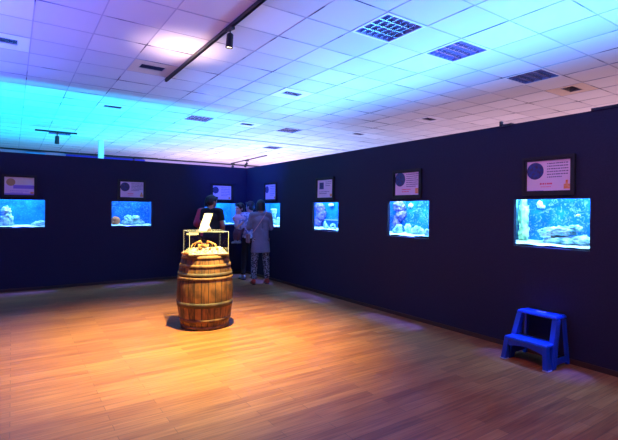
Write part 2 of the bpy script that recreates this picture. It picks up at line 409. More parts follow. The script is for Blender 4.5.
track_lamp((3.75, 17.18, HC - 0.145), 0.3, 0, 'tiny spotlight on the far track above the back left partition', 1.3)
track((7.55, 16.9), (7.42, 13.6), 'far black track above the corner of the two partitions', HC - 0.03, 0.08)
track_lamp((7.54, 16.7, HC - 0.145), 0.5, 1.0, 'left spotlight on the far track above the partition corner', 1.3)
track_lamp((7.49, 15.3, HC - 0.145), 0.5, 1.0, 'right spotlight on the far track above the partition corner', 1.3)

m = MB(); m.box((2.13, 14.30, 0), (2.27, 14.44, HC - 0.002)); m.box((2.10, 14.27, 0), (2.30, 14.47, 0.12))
tag(m.build('pillar', M['white_metal']), 'slim pale pillar lit cyan, rising behind the back left partition', 'pillar')
m = MB(); m.box((X0 - 0.012, 2.66, HW - 0.01), (X0 + 0.05, 2.80, HW + 0.012)); m.box((X0 - 0.012, 2.78, HW), (X0 + 0.03, 2.80, HW + 0.05))
tag(m.build('wall_bracket', M['black']), 'small black bracket on the top edge of the right partition', 'bracket')
m = MB(); m.box((X0 - 0.01, 1.62, HW), (X0 + 0.09, 1.88, HW + 0.022)); 
tag(m.build('cap_plate', M['black']), 'dark flat plate on top of the right partition at the right edge', 'plate')

# ------------------------------------------------------------------ aquariums and notices
def wmat(left, c, z=0.0):
    return Matrix.Translation((c, Y0, z)) if left else Matrix.Translation((X0, c, z)) @ Matrix.Rotation(-PI / 2, 4, 'Z')
def aquarium(left, c, label, bd, lamp_e, side_mat, nl=0.46, nr=0.46, lampcol=(0.34, 0.66, 1.0)):
    W = wmat(left, c); r = tag(empty('aquarium', mw=W), label, 'aquarium', 'aquariums set into the dark partitions')
    y0, y1, zb, zt = TH + 0.012, TH + 0.46, 1.065, 1.66
    m = MB(); m.box((-nl, y0, zb), (nr, y0 + 0.008, zt)); m.build('front_glass', M['glass'], r, mw=W)
    m = MB(); m.box((-nl, y1, zb), (nr, y1 + 0.01, zt)); m.build('backdrop', bd, r, mw=W)
    for s in (-nl - 0.008, nr):
        m = MB(); m.box((s, y0, zb), (s + 0.008, y1, zt)); m.build('side_panel', side_mat, r, mw=W)
    m = MB(); m.box((-nl, y0, zb - 0.012), (nr, y1, zb)); m.build('tank_bottom', M['white_metal'], r, mw=W)
    m = MB()
    for a in ((-nl - .02, y0 - .01, nr + .02, y0 + .004), (-nl - .02, y1, nr + .02, y1 + .02), (-nl - .02, y0, -nl - .008, y1), (nr + .008, y0, nr + .02, y1)):
        m.box((a[0], a[1], zt), (a[2], a[3], zt + 0.26))
    m.box((-nl - .02, y0 - .01, zt + 0.26), (nr + .02, y1 + .02, zt + 0.28)); m.build('hood', M['black'], r, mw=W)
    m = MB(); m.box((-nl - .02, y0, 0), (-nl + .4, y1, zb - 0.012)); m.box((nr - .4, y0, 0), (nr + .02, y1, zb - 0.012)); m.box((-nl, y0 + .02, .1), (nr, y1, zb - 0.03)); m.build('stand', M['black'], r, mw=W)
    m = MB(); m.quad([(-nl, y0 + .008, zt - .03), (nr, y0 + .008, zt - .03), (nr, y1, zt - .03), (-nl, y1, zt - .03)]); m.build('water_surface', M['water'], r, mw=W)
    ld = bpy.data.lights.new('tank_lamp', 'AREA'); ld.shape = 'RECTANGLE'; ld.size = (nl + nr) * .72; ld.size_y = 0.24; ld.color = lampcol; ld.energy = lamp_e * (nl + nr) / .92
    lo = bpy.data.objects.new('tank_lamp', ld); C.objects.link(lo); lo.parent = r; lo.matrix_world = W @ Matrix.Translation(((nr - nl) / 2, y0 + 0.17, zt + 0.24))
    sl = spot('tank_spill_fill', W @ Vector((0, y0 + 0.05, zt + 0.2)), W @ Vector((0.0, -0.40, 0)), (0.08, 0.09, 1.0), 1700, 34, 0.4, 0.05); sl.data.name = 'tank_spill_fill'  # added second lamp, only for the tank's blue spill on the floor
    mw_ = Matrix.LocRotScale(sl.location, sl.rotation_euler, None); sl.parent = r; sl.matrix_world = mw_
    # sand bed
    m = MB(); nx, ny = 40, 14; g = []
    for iy in range(ny + 1):
        row = []
        for ix in range(nx + 1):
            x = -nl + (nl + nr) * ix / nx; y = y0 + 0.008 + (y1 - y0 - 0.008) * iy / ny
            row.append(m.bm.verts.new((x, y, zb + 0.045 + 0.012 * noise.noise((x * 7 + c, y * 7, 0)) + 0.02 * iy / ny)))
        g.append(row)
    for a, b in zip(g, g[1:]):
        for k in range(nx): m.bm.faces.new((a[k], a[k + 1], b[k + 1], b[k]))
    tag(m.build('sand_bed', M['sand'], smooth=True, mw=W), 'white sand on the bottom of the ' + label.split(',')[0], 'sand', 'white sand beds in the aquariums', 'stuff')
    return W
FL = 1.065 + 0.045          # sand level
def rock(W, name, label, cat, mt, blobs, seed, group=None, amp=0.35, detail=2.2, kids=0):
    m = MB()
    for k, (x, y, z, rx, ry, rz) in enumerate(blobs):
        g = bmesh.ops.create_icosphere(m.bm, subdivisions=4, radius=1)['verts']
        for v in g:
            n = v.co.normalized(); q = n * detail + Vector((seed * 3.1 + k, seed, k))
            d = 1 + amp * noise.noise(q) + amp * 0.6 * noise.noise(q * 2.7) + amp * 0.35 * noise.noise(q * 6)
            v.co = Vector((x + n.x * rx * d, y + n.y * ry * d, z + n.z * rz * d))
    return tag(m.build(name, mt, smooth=True, mw=W), label, cat, group)
def tree_coral(W, name, label, cat, mt, x, y, z, h, seed, n=5):
    random.seed(seed); m = MB()
    def br(p, d, L, r, lev):
        q = p + d * L; m.cap(p, q, r, r * 0.8, 8)
        if lev:
            for _ in range(3):
                nd = (d + Vector((random.uniform(-.5, .5), random.uniform(-.4, .4), random.uniform(.1, .7)))).normalized(); br(q, nd, L * .72, r * .75, lev - 1)
    for k in range(n): br(Vector((x + random.uniform(-.03, .03), y, z)), Vector((random.uniform(-.15, .15), random.uniform(-.1, .1), 1)).normalized(), h * .42, 0.022, 3)
    return tag(m.build(name, mt, smooth=True, mw=W), label, cat)
def fish(W, x, y, z, L, mt, label, face=1):
    r = tag(empty('fish', mw=W @ Matrix.Translation((x, y, z))), label, 'fish'); mw = r.matrix_world
    m = MB(); m.ball((0, 0, 0), (L / 2, L * .12, L * .26), 16); m.build('body', mt, r, smooth=True, mw=mw)
    m = MB(); t = -face
    m.hexa([(t * L * .42, -.002, -.01), (t * L * .72, -.001, -L * .22), (t * L * .66, -.001, 0), (t * L * .72, -.001, L * .22)],
           [(t * L * .42, .002, -.01), (t * L * .72, .001, -L * .22), (t * L * .66, .001, 0), (t * L * .72, .001, L * .22)]); m.build('tail', M['fin'], r, mw=mw)
    m = MB(); m.hexa([(-L * .2, -.001, L * .2), (L * .2, -.001, L * .22), (0, -.001, L * .38)], [(-L * .2, .001, L * .2), (L * .2, .001, L * .22), (0, .001, L * .38)]); m.build('fin', M['fin'], r, mw=mw)

lilac = mat('lilac_side', (0.35, 0.28, 0.75), 0.6); bluep = mat('blue_side', (0.02, 0.12, 0.6), 0.6)
greenp = mat('green_reflection_side', (0.45, 0.85, 0.70), 0.6, col2=(0.05, 0.35, 0.55), nscale=9)  # green mottling paints the backdrop's reflection into the side glass
EL = 42
# right partition, nearest first
W = aquarium(False, RW[0], 'far right aquarium, nearest to the blue step stool, with a flat white rock ledge', M['bd_reef'], EL, greenp, nl=.62)
rock(W, 'rock_ledge', 'broad white rock ledge resting on the lower rock in the far right aquarium', 'rock', M['rock'],
     [(-0.14, .36, 1.235, .13, .07, .055), (-.02, .34, 1.25, .12, .07, .05), (.09, .35, 1.285, .06, .05, .035), (-.20, .34, 1.225, .08, .06, .05)], 3)
rock(W, 'reef_rock', 'lower white lumpy rock under the ledge in the far right aquarium', 'rock', M['rock'],
     [(0.02, .34, 1.15, .14, .09, .045), (.16, .33, 1.165, .10, .08, .05), (-.10, .35, 1.15, .09, .08, .035), (-.19, .36, 1.14, .05, .06, .03)], 8)
rock(W, 'algae_rock', 'tall green algae covered rock at left of the far right aquarium', 'rock', M['algae'],
     [(-0.50, .42, 1.22, .05, .06, .13), (-.51, .43, 1.42, .055, .05, .17)], 5)
rock(W, 'anemone', 'small bright white anemone high in the far right aquarium', 'anemone', M['fish_white'],
     [(-0.36, .50, 1.535, .035, .02, .04), (-.32, .50, 1.51, .02, .02, .02)], 6)
fish(W, .1, .38, 1.42, .05, M['fish_yellow'], 'small yellow fish above the rock ledge, far right aquarium')
# second
W = aquarium(False, RW[1], 'second aquarium from the right on the right partition, with several white round rocks', M['bd_reef'], EL, bluep, nl=.95)
rock(W, 'reef_rock', 'leftmost white rock in the second aquarium from the right', 'rock', M['rock'], [(-.47, .33, 1.18, .055, .05, .07), (-.54, .34, 1.15, .05, .05, .05)], 11)
rock(W, 'reef_rock', 'blue-white round rock second from left in the second aquarium from the right', 'rock', M['rock'], [(-.33, .37, 1.20, .05, .05, .06), (-.30, .37, 1.15, .05, .04, .05)], 12)
rock(W, 'reef_rock', 'widest white rock right of centre in the second aquarium from the right', 'rock', M['rock'], [(-.12, .32, 1.175, .07, .06, .06), (-.04, .33, 1.15, .05, .05, .05), (-.17, .33, 1.15, .04, .05, .05)], 13)
rock(W, 'reef_rock', 'small white rock at the right edge of the second aquarium from the right', 'rock', M['rock'], [(.13, .26, 1.155, .04, .04, .05)], 14)
rock(W, 'purple_coral', 'purple lumpy coral column at the left of the second aquarium from the right', 'coral', M['purple_coral'], [(-.60, .46, 1.52, .11, .05, .08), (-.57, .47, 1.40, .08, .05, .09), (-.65, .47, 1.28, .06, .05, .09)], 15)
rock(W, 'anemone', 'small white anemone near the top of the second aquarium from the right', 'anemone', M['fish_white'], [(-.40, .50, 1.53, .04, .02, .035)], 16)
fish(W, .2, .40, 1.40, .045, M['fish_white'], 'small pale fish in the second aquarium from the right')
# third
W = aquarium(False, RW[2], 'third aquarium from the right on the right partition, with a small rock arch', M['bd_blue'], EL * .7, lilac, nl=1.15)
rock(W, 'reef_rock', 'upright white rock in the third aquarium from the right', 'rock', M['rock'], [(-.39, .30, 1.16, .04, .03, .05), (-.40, .30, 1.20, .025, .025, .05), (-.34, .30, 1.14, .04, .03, .03)], 21)
m = MB()
for k in range(9):
    a0, a1 = PI * (0.0 + k / 9 * 1.0), PI * (0.0 + (k + 1) / 9 * 1.0)
    m.cap((-.16 + .07 * math.cos(a0), .30, 1.13 + .07 * math.sin(a0)), (-.16 + .07 * math.cos(a1), .30, 1.13 + .07 * math.sin(a1)), .018, .018, 10)
tag(m.build('rock_arch', M['rock'], smooth=True, mw=W), 'small curved white rock arch in the third aquarium from the right', 'rock')
m = MB(); m.box((-.60, .42, 1.265), (-.18, .555, 1.275)); tag(m.build('coral_shelf', M['acrylic_edge'], mw=W), 'thin pale shelf across the third aquarium from the right', 'shelf')
rock(W, 'purple_coral', 'lilac feathery coral column left in the third aquarium from the right', 'coral', M['purple_coral'], [(-.80, .46, 1.50, .13, .05, .08), (-.76, .47, 1.38, .12, .05, .12), (-.84, .47, 1.25, .10, .05, .10)], 22, amp=.5)
rock(W, 'anemone', 'white glowing anemone at the top of the third aquarium from the right', 'anemone', M['fish_white'], [(-.46, .48, 1.55, .07, .03, .03)], 23)
# fourth
W = aquarium(False, RW[3], 'aquarium on the right partition nearest the corner, beside the woman in a tunic', M['bd_blue'], EL * .8, bluep, nl=.98)
tree_coral(W, 'branching_coral', 'tall white branching coral in the aquarium beside the woman in a tunic', 'coral', M['rock'], -.46, .36, 1.10, .34, 31, 3)
rock(W, 'reef_rock', 'white rock at the foot of the tall branching coral', 'rock', M['rock'], [(-.24, .33, 1.18, .08, .06, .10), (-.36, .34, 1.15, .08, .05, .06), (-.58, .36, 1.15, .10, .06, .05)], 32)
# left partition
W = aquarium(True, LW[0], 'leftmost aquarium, cut off by the left edge of the photo, with clear blue water', M['bd_blue'], EL * .85, bluep)
rock(W, 'reef_rock', 'tall white rock at the left edge of the leftmost aquarium', 'rock', M['rock'], [(-.19, .32, 1.22, .10, .07, .12), (-.20, .33, 1.37, .07, .06, .09), (-.2, .33, 1.15, .12, .07, .05)], 41)
rock(W, 'reef_rock', 'low white rock at the right corner of the leftmost aquarium', 'rock', M['rock'], [(.27, .30, 1.15, .07, .06, .045), (.34, .31, 1.165, .06, .05, .05), (.22, .31, 1.13, .05, .05, .03)], 42)
W = aquarium(True, LW[1], 'aquarium left of the barrel, with a round orange coral and a white rock pile', M['bd_deep'], EL * .75, bluep)
rock(W, 'orange_coral', 'round orange coral at the left of the aquarium left of the barrel', 'coral', M['orange_coral'], [(-.25, .28, 1.20, .085, .06, .085)], 51, amp=.08)
rock(W, 'reef_rock', 'large white rock pile in the aquarium left of the barrel', 'rock', M['rock'], [(.0, .32, 1.18, .11, .07, .07), (.13, .33, 1.245, .09, .06, .05), (.18, .32, 1.17, .12, .07, .05), (-.01, .33, 1.26, .06, .05, .05), (.08, .31, 1.15, .16, .08, .04)], 52, amp=.5)
W = aquarium(True, LW[2], 'aquarium behind the person in black, with plain blue water', M['bd_blue'], EL * .8, bluep)
rock(W, 'reef_rock', 'small white rock in the aquarium behind the person in black', 'rock', M['rock'], [(.19, .28, 1.14, .045, .04, .05), (.08, .28, 1.13, .07, .05, .03)], 61)
rock(W, 'reef_rock', 'low white rock nearly hidden by the person in black', 'rock', M['rock'], [(-.10, .30, 1.14, .08, .05, .04)], 62)

# framed notices
P = dict(paper=mat('lilac_paper', (0.80, 0.58, 0.72), 0.6), cream=mat('cream_print', (0.85, 0.68, 0.55), 0.6), dark=mat('photo_print', (0.02, 0.05, 0.22), 0.4, col2=(0.06, 0.02, 0.05), nscale=30),
         ink=mat('dark_ink', (0.10, 0.05, 0.14), 0.6), red=mat('red_ink', (0.8, 0.06, 0.16), 0.6), orange=mat('orange_print', (0.85, 0.22, 0.03), 0.6, col2=(0.8, 0.4, 0.2), nscale=60), purple=mat('violet_print', (0.30, 0.18, 0.60), 0.6), gold=mat('gold_print', (0.5, 0.3, 0.1), 0.5))
PK = list(P); PM = [P[k] for k in PK]
def notice(left, c, label, style, w2=0.258, z0=1.622, z1=2.012, seed=0):
    W = wmat(left, c); r = tag(empty('picture_frame', mw=W), label, 'picture frame', 'framed notices above the aquariums')
    fw = 0.036; m = MB()
    def ring(x0, x1, y0, y1, zz0, zz1, t):
        m.box((x0, y0, zz0), (x1, y1, zz0 + t)); m.box((x0, y0, zz1 - t), (x1, y1, zz1)); m.box((x0, y0, zz0 + t), (x0 + t, y1, zz1 - t)); m.box((x1 - t, y0, zz0 + t), (x1, y1, zz1 - t))
    ring(-w2, w2, -0.030, 0, z0, z1, fw * .6); ring(-w2 + .018, w2 - .018, -0.022, 0, z0 + .018, z1 - .018, fw * .7)
    m.build('frame', M['frame_wood'], r, mw=W)
    a, b, lo, hi = -w2 + fw, w2 - fw, z0 + fw, z1 - fw
    m = MB(); y = -0.010
    def setm(k): m.mi = PK.index(k)
    def rect(k, x0, x1, s0, s1, dy=0.0008):
        setm(k); X = lambda t: a + (b - a) * t; Z = lambda t: lo + (hi - lo) * t
        m.box((X(x0), y - dy, Z(s0)), (X(x1), y - dy + 0.0006, Z(s1)))
    def disc(k, cx, cz, rr, dy=0.001):
        setm(k); X = a + (b - a) * cx; Z = lo + (hi - lo) * cz; m.cone((X, y - dy, Z), (X, y - dy + .0006, Z), rr, rr, 32)
    setm('paper'); m.box((a, y, lo), (b, y + .008, hi))
    random.seed(seed)
    def lines(x0, x1, ztop, n, step, k='ink', h=.030):
        for q in range(n):
            x = x0
            while x < x1 - .02:
                L = random.uniform(.02, .045); rect(k, x, min(x + L, x1), ztop - q * step, ztop - q * step + h); x += L + random.uniform(.006, .02)
                if q == n - 1 and x > x0 + (x1 - x0) * .7: break
    if style == 'full':
        disc('dark', .21, .66, .086); lines(.48, .95, .86, 6, .085); lines(.32, .66, .22, 1, .1, 'red', .05); lines(.34, .62, .14, 1, .1, 'red', .02)
        rect('orange', .84, .97, .07, .22, .0012); rect('orange', .88, .93, .22, .34, .0012); rect('purple', .02, .40, .0, .04)
    elif style == 'portrait':
        rect('dark', .14, .42, .48, .84); lines(.52, .92, .84, 3, .1); lines(.14, .8, .32, 2, .09); rect('orange', .82, .96, .07, .22)
    elif style == 'banner':
        rect('cream', 0, 1, .58, 1); disc('gold', .22, .70, .065); rect('purple', 0, 1, .0, .10); rect('purple', .3, 1, .36, .55); lines(.2, .8, .22, 2, .1, 'purple'); rect('orange', .86, .97, .1, .2)
    elif style == 'left':
        disc('dark', .16, .66, .075); lines(.45, .92, .82, 6, .11); rect('orange', .84, .95, .06, .2)
    elif style == 'moon':
        disc('dark', .22, .70, .095); lines(.48, .95, .88, 7, .085); lines(.3, .66, .24, 2, .09, 'red', .04); rect('orange', .84, .97, .08, .3)
    m.build('print', PM, r, mw=W)
notice(False, 2.268, 'framed notice above the far right aquarium, with a dark round picture', 'full', seed=1)
notice(False, 4.155, 'framed notice above the second aquarium from the right, with a dark moon-like picture', 'moon', seed=2)
notice(False, 6.03, 'framed notice above the third aquarium from the right, with a small dark portrait', 'portrait', seed=3)
notice(False, 7.93, 'framed notice on the right partition nearest the corner, above the woman', 'left', seed=4)
notice(True, 0.105, 'framed notice above the leftmost aquarium, with a cream top half', 'banner', seed=5)
notice(True, 1.95, 'framed notice above the aquarium left of the barrel', 'full', seed=6)
notice(True, 3.837, 'framed notice above the person in black, with a blue round picture', 'left', seed=7)

# ------------------------------------------------------------------ barrel and display case
BX, BY = 2.008, 5.245
def barrel_wood():
    m = bpy.data.materials.new('weathered_oak_staves'); m.use_nodes = True; nt = m.node_tree; b = nt.nodes['Principled BSDF']; L = nt.links.new; N = nt.nodes.new
    tc = N('ShaderNodeTexCoord'); sp = N('ShaderNodeSeparateXYZ'); L(tc.outputs['Object'], sp.inputs[0])
    at = N('ShaderNodeMath'); at.operation = 'ARCTAN2'; L(sp.outputs[1], at.inputs[0]); L(sp.outputs[0], at.inputs[1])
    mu = N('ShaderNodeMath'); mu.operation = 'MULTIPLY'; mu.inputs[1].default_value = 26 / (2 * PI); L(at.outputs[0], mu.inputs[0])
    fl = N('ShaderNodeMath'); fl.operation = 'FLOOR'; L(mu.outputs[0], fl.inputs[0])
    fr = N('ShaderNodeMath'); fr.operation = 'FRACT'; L(mu.outputs[0], fr.inputs[0])
    wn = N('ShaderNodeTexWhiteNoise'); wn.noise_dimensions = '1D'; L(fl.outputs[0], wn.inputs['W'])
    pp = N('ShaderNodeMath'); pp.operation = 'PINGPONG'; pp.inputs[1].default_value = 0.5; L(fr.outputs[0], pp.inputs[0])
    gap = N('ShaderNodeMath'); gap.operation = 'LESS_THAN'; gap.inputs[1].default_value = 0.05; L(pp.outputs[0], gap.inputs[0])
    mp = N('ShaderNodeMapping'); mp.inputs['Scale'].default_value = (14, 14, 1.8); L(tc.outputs['Object'], mp.inputs[0])
    n = N('ShaderNodeTexNoise'); n.inputs['Scale'].default_value = 2.2; n.inputs['Detail'].default_value = 6; L(mp.outputs[0], n.inputs[0])
    ad = N('ShaderNodeMath'); ad.operation = 'MULTIPLY_ADD'; ad.inputs[1].default_value = 0.28; L(wn.outputs[0], ad.inputs[0]); L(n.outputs['Fac'], ad.inputs[2])
    r = N('ShaderNodeValToRGB'); e = r.color_ramp.elements; e[0].position = 0.42; e[0].color = (0.045, 0.014, 0.004, 1); e[1].position = 0.85; e[1].color = (0.28, 0.115, 0.028, 1)
    x = e.new(0.6); x.color = (0.22, 0.078, 0.017, 1)
    L(ad.outputs[0], r.inputs[0]); mx = N('ShaderNodeMixRGB'); mx.inputs[2].default_value = (0.02, 0.008, 0.004, 1); L(gap.outputs[0], mx.inputs[0]); L(r.outputs[0], mx.inputs[1]); L(mx.outputs[0], b.inputs['Base Color'])
    b.inputs['Roughness'].default_value = 0.6
    n3 = N('ShaderNodeTexNoise'); n3.inputs['Scale'].default_value = 7; n3.inputs['Detail'].default_value = 4; L(tc.outputs['Object'], n3.inputs[0])
    r3 = N('ShaderNodeMapRange'); r3.inputs[1].default_value = 0.38; r3.inputs[2].default_value = 0.6; r3.inputs[3].default_value = 0.35; r3.inputs[4].default_value = 1.0; L(n3.outputs['Fac'], r3.inputs[0])
    m3 = N('ShaderNodeMixRGB'); m3.blend_type = 'MULTIPLY'; m3.inputs[0].default_value = 1; L(mx.outputs[0], m3.inputs[1]); L(r3.outputs[0], m3.inputs[2]); L(m3.outputs[0], b.inputs['Base Color'])
    bp = N('ShaderNodeBump'); bp.inputs['Strength'].default_value = 0.4; bp.inputs['Distance'].default_value = 0.006; L(n.outputs['Fac'], bp.inputs['Height']); L(bp.outputs[0], b.inputs['Normal'])
    return m
M['stave'] = barrel_wood()
M['hoop'] = mat('rusty_hoop', (0.20, 0.085, 0.026), 0.75, metal=0.0, col2=(0.06, 0.024, 0.010), nscale=14, bump=.4)
M['hoop_dark'] = mat('dark_iron_hoop', (0.085, 0.042, 0.017), 0.7, metal=0.0, col2=(0.025, 0.016, 0.01), nscale=9)
def br_r(z): t = (z - 0.43) / 0.45; return 0.342 - 0.066 * t * t
bar = tag(empty('wooden_barrel', (BX, BY, 0), 0.35), 'weathered wooden barrel with rusty hoops standing in the pool of light', 'barrel')
m = MB(); prof = [(br_r(0) - 0.03, 0.0), (br_r(0), 0.0)] + [(br_r(z), z) for z in [0.89 * k / 24 for k in range(1, 25)]] + [(br_r(.89) - .025, 0.89), (br_r(.89) - .03, 0.865)]
m.lathe(prof, 96); m.build('staves', M['stave'], bar)
m = MB()
for z in (0.02, 0.865): m.cone((0, 0, z - .012), (0, 0, z), 0.27, 0.265, 64)
m.build('barrel_head', M['stave'], bar)
for z0, z1, mt in ((0.0, 0.045, 'hoop'), (0.095, 0.135, 'hoop'), (0.275, 0.335, 'hoop_dark'), (0.60, 0.635, 'hoop'), (0.64, 0.685, 'hoop_dark'), (0.745, 0.785, 'hoop'), (0.845, 0.885, 'hoop')):
    m = MB(); m.lathe([(br_r(z0) - .001, z0), (br_r(z0) + .006, z0), (br_r((z0 + z1) / 2) + .007, (z0 + z1) / 2), (br_r(z1) + .006, z1), (br_r(z1) - .001, z1)], 96)
    m.cone((br_r(z0) + .004, 0, (z0 + z1) / 2), (br_r(z0) + .012, 0, (z0 + z1) / 2), .008, .005, 10)
    m.build('hoop', M[mt], bar)
m = MB(); m.cone((0.325, 0.02, 0.46), (0.352, 0.02, 0.46), 0.03, 0.026, 20); m.build('bung', M['stave'], bar)

crz = -0.178
CM = Matrix.Translation((2.002, 5.232, 0.89)) @ Matrix.Rotation(crz, 4, 'Z')
case = tag(empty('display_case', mw=CM), 'clear acrylic display case standing on top of the wooden barrel', 'display case')
m = MB(); m.box((-.24, -.24, 0), (.24, .24, .018)); m.build('base_board', M['stave'], case, mw=CM, bevel=.003)
hc = 0.232; z0, z1 = .018, .285
m = MB()
for a in range(4):
    R = Matrix.Rotation(a * PI / 2, 4, 'Z'); m.box((-hc, -hc, z0), (hc, -hc + .004, z1), R)
m.build('acrylic_wall', M['acrylic'], case, mw=CM)
m = MB(); m.box((-hc, -hc, z1), (hc, hc, z1 + .004)); m.build('lid', M['acrylic'], case, mw=CM)
m = MB()
for sx in (-1, 1):
    for sy in (-1, 1): m.box((sx * hc - .0022, sy * hc - .0022, z0), (sx * hc + .0022, sy * hc + .0022, z1))
for a in range(4):
    R = Matrix.Rotation(a * PI / 2, 4, 'Z'); m.box((-hc, -hc - .002, z1 - .002), (hc, -hc + .002, z1 + .005), R); m.box((-hc, -hc - .003, z0), (hc, -hc + .003, z0 + .006), R)
m.build('edge_strip', M['acrylic_edge'], case, mw=CM)

M['gravel'] = mat('white_coral_gravel', (0.72, 0.66, 0.54), 0.9, col2=(0.16, 0.08, 0.03), nscale=45, bump=0.8)
M['crab'] = mat('dried_crab_shell', (0.62, 0.30, 0.09), 0.5, col2=(0.30, 0.11, 0.03), nscale=30, bump=.3)
m = MB(); n = 44; g = []
for iy in range(n + 1):
    row = []
    for ix in range(n + 1):
        x = -.226 + .452 * ix / n; y = -.226 + .452 * iy / n
        edge = min(1, (0.226 - max(abs(x), abs(y))) / 0.03)
        z = .022 + edge * (.025 + .028 * math.exp(-((x + .02) ** 2 + (y) ** 2) / .02) + .03 * math.exp(-((x - .16) ** 2 + (y + .05) ** 2) / .006) + .022 * abs(noise.noise((x * 28, y * 28, 3))) + .012 * abs(noise.noise((x * 70, y * 70, 5))))
        row.append(m.bm.verts.new((x, y, z)))
    g.append(row)
for a, b in zip(g, g[1:]):
    for k in range(n): m.bm.faces.new((a[k], a[k + 1], b[k + 1], b[k]))
tag(m.build('coral_gravel', M['gravel'], mw=CM), 'white coral gravel heaped in the display case', 'gravel', kind='stuff')
cr = tag(empty('crab', mw=CM @ Matrix.Translation((-.02, -.04, .085)) @ Matrix.Rotation(-.35, 4, 'Z')), 'dried brown long-legged crab mounted on the gravel in the display case', 'crab')
CW = cr.matrix_world.copy()
m = MB(); m.ball((0, 0, .03), (.042, .045, .028), 20); m.ball((0, -.04, .028), (.018, .02, .012)); 
for sx in (-1, 1): m.cap((sx * .012, -.05, .035), (sx * .014, -.066, .042), .004, .003, 8)
m.build('carapace', M['crab'], cr, smooth=True, mw=CW)
for sx in (-1, 1):
    for k in range(4):
        a = -0.5 + k * .42; dx, dy = math.cos(a) * sx, math.sin(a)
        ln = .19 - .018 * k
        p0 = Vector((dx * .03, dy * .035, .03)); p1 = Vector((dx * .05, dy * .06, .085 - .008 * k)); p2 = Vector((dx * ln * .8, dy * ln * .8, .045)); p3 = Vector((dx * ln * .96, dy * ln * .96, -.02))
        m = MB(); m.cap(p0, p1, .008, .007, 8); m.cap(p1, p2, .007, .005, 8); m.cap(p2, p3, .005, .002, 8); m.build('leg', M['crab'], cr, smooth=True, mw=CW)
    m = MB(); m.cap((sx * .025, -.035, .03), (sx * .055, -.075, .035), .010, .010, 8); m.cap((sx * .055, -.075, .035), (sx * .045, -.12, .02), .012, .014, 8)
    m.cap((sx * .045, -.12, .02), (sx * .035, -.155, .015), .008, .003, 8); m.cap((sx * .05, -.12, .018), (sx * .055, -.15, .01), .006, .003, 8); m.build('claw', M['crab'], cr, smooth=True, mw=CW)
def shell(x, y, z, s, label, rot, name='seashell', mt='crab'):
    W = CM @ Matrix.Translation((x, y, z)) @ Matrix.Rotation(rot, 4, 'Z'); m = MB(); t = 0
    prev = None
    for k in range(40):
        a = k * .42; r = s * (1 - k / 44) ; p = Vector((math.cos(a) * r * .45, k / 40 * s * 1.3 - s * .5, math.sin(a) * r * .45 + s * .5)); m.ball(p, max(.002, r * .42), 8)
    return tag(m.build(name, M[mt], mw=W, smooth=True), label, 'shell')
shell(-.10, -.16, .065, .032, 'brown shell at the front left of the gravel in the display case', 1.2)
shell(.02, -.17, .065, .024, 'small dark shell at the front centre of the display case gravel', 2.2)
shell(.11, -.15, .06, .022, 'small shell right of the crab in the display case', .5)
# knob like shell sitting on the barrel rim
m = MB(); m.ball((0, 0, 0), (.034, .030, .028), 20); m.ball((.026, .01, -.002), (.020, .02, .020), 16); m.cone((-.02, -.02, .004), (-.042, -.03, .008), .016, .010, 14)
tag(m.build('conch_shell', mat('tan_shell', (0.5, 0.26, 0.12), .4, col2=(.25, .08, .03), nscale=40), smooth=True, mw=CM @ Matrix.Translation((-.262, -.10, .028))), 'tan rounded shell sitting outside the case on the left of the barrel top', 'shell')
m = MB(); m.box((-.20, .222, .225), (-.05, .226, .25)); tag(m.build('name_strip', mat('paper_strip', (.75, .62, .42), .6), mw=CM), 'small paper strip stuck inside the back of the display case', 'label')

# leaning card on the lid
L_ = Vector((.92, .39, 0)).normalized(); Wd = Vector((.39, -.92, 0)).normalized(); up = (L_ * .42 + Vector((0, 0, .91))).normalized()
nrm = Wd.cross(up)
SM = Matrix.Translation((1.935, 5.155, 1.1815)) @ Matrix(((Wd.x, nrm.x, up.x, 0), (Wd.y, nrm.y, up.y, 0), (Wd.z, nrm.z, up.z, 0), (0, 0, 0, 1)))
sg = tag(empty('information_card', mw=SM), 'white information card leaning back on top of the display case', 'sign')
m = MB(); m.box((-.07, -.002, 0), (.07, .002, .235)); m.build('card', mat('white_card', (.55, .52, .44), .5), sg, mw=SM)
m = MB()
random.seed(12)
for k in range(12):
    x = -.055
    while x < .05: 
        ww = random.uniform(.006, .016); m.box((x, -.0032, .03 + k * .014), (min(x + ww, .055), -.002, .034 + k * .014)); x += ww + .004
m.box((-.03, -.0032, .205), (.04, -.002, .216))
m.build('printed_lines', mat('pale_grey_ink', (.45, .42, .42), .6), sg, mw=SM)
m = MB(); prof_z = Vector((0, 0, 1))
foot = SM.inverted() @ Matrix.Translation((0, 0, 0))
pb = Vector((1.935, 5.155, 1.1795)); 
a_ = pb + up * .12; b_ = pb + L_ * .12
m.hexa([(foot @ (p + Wd * s)) for p, s in ((a_, -.03), (a_, .03), (a_ - L_ * .001 + L_ * .004, .03), (a_ + L_ * .004, -.03))], [(foot @ (p + Wd * s)) for p, s in ((b_, -.03), (b_, .03), (b_ + L_ * .004, .03), (b_ + L_ * .004, -.03))])
m.build('prop', M['acrylic_edge'], sg, mw=SM)

# ------------------------------------------------------------------ blue step stool
M['stool'] = mat('blue_plastic', (0.003, 0.045, 0.40), 0.35, spec=0.5)
M['stool_grip'] = mat('grey_grip', (0.35, 0.45, 0.75), 0.5)
SW = Matrix.Translation((4.035, 2.275, 0)) @ Matrix.Rotation(-PI / 2 - 0.02, 4, 'Z')   # local x right along wall, y towards the wall
st = tag(empty('step_stool', mw=SW), 'blue plastic two-step stool standing against the right partition', 'step stool')
def sb(): return MB()
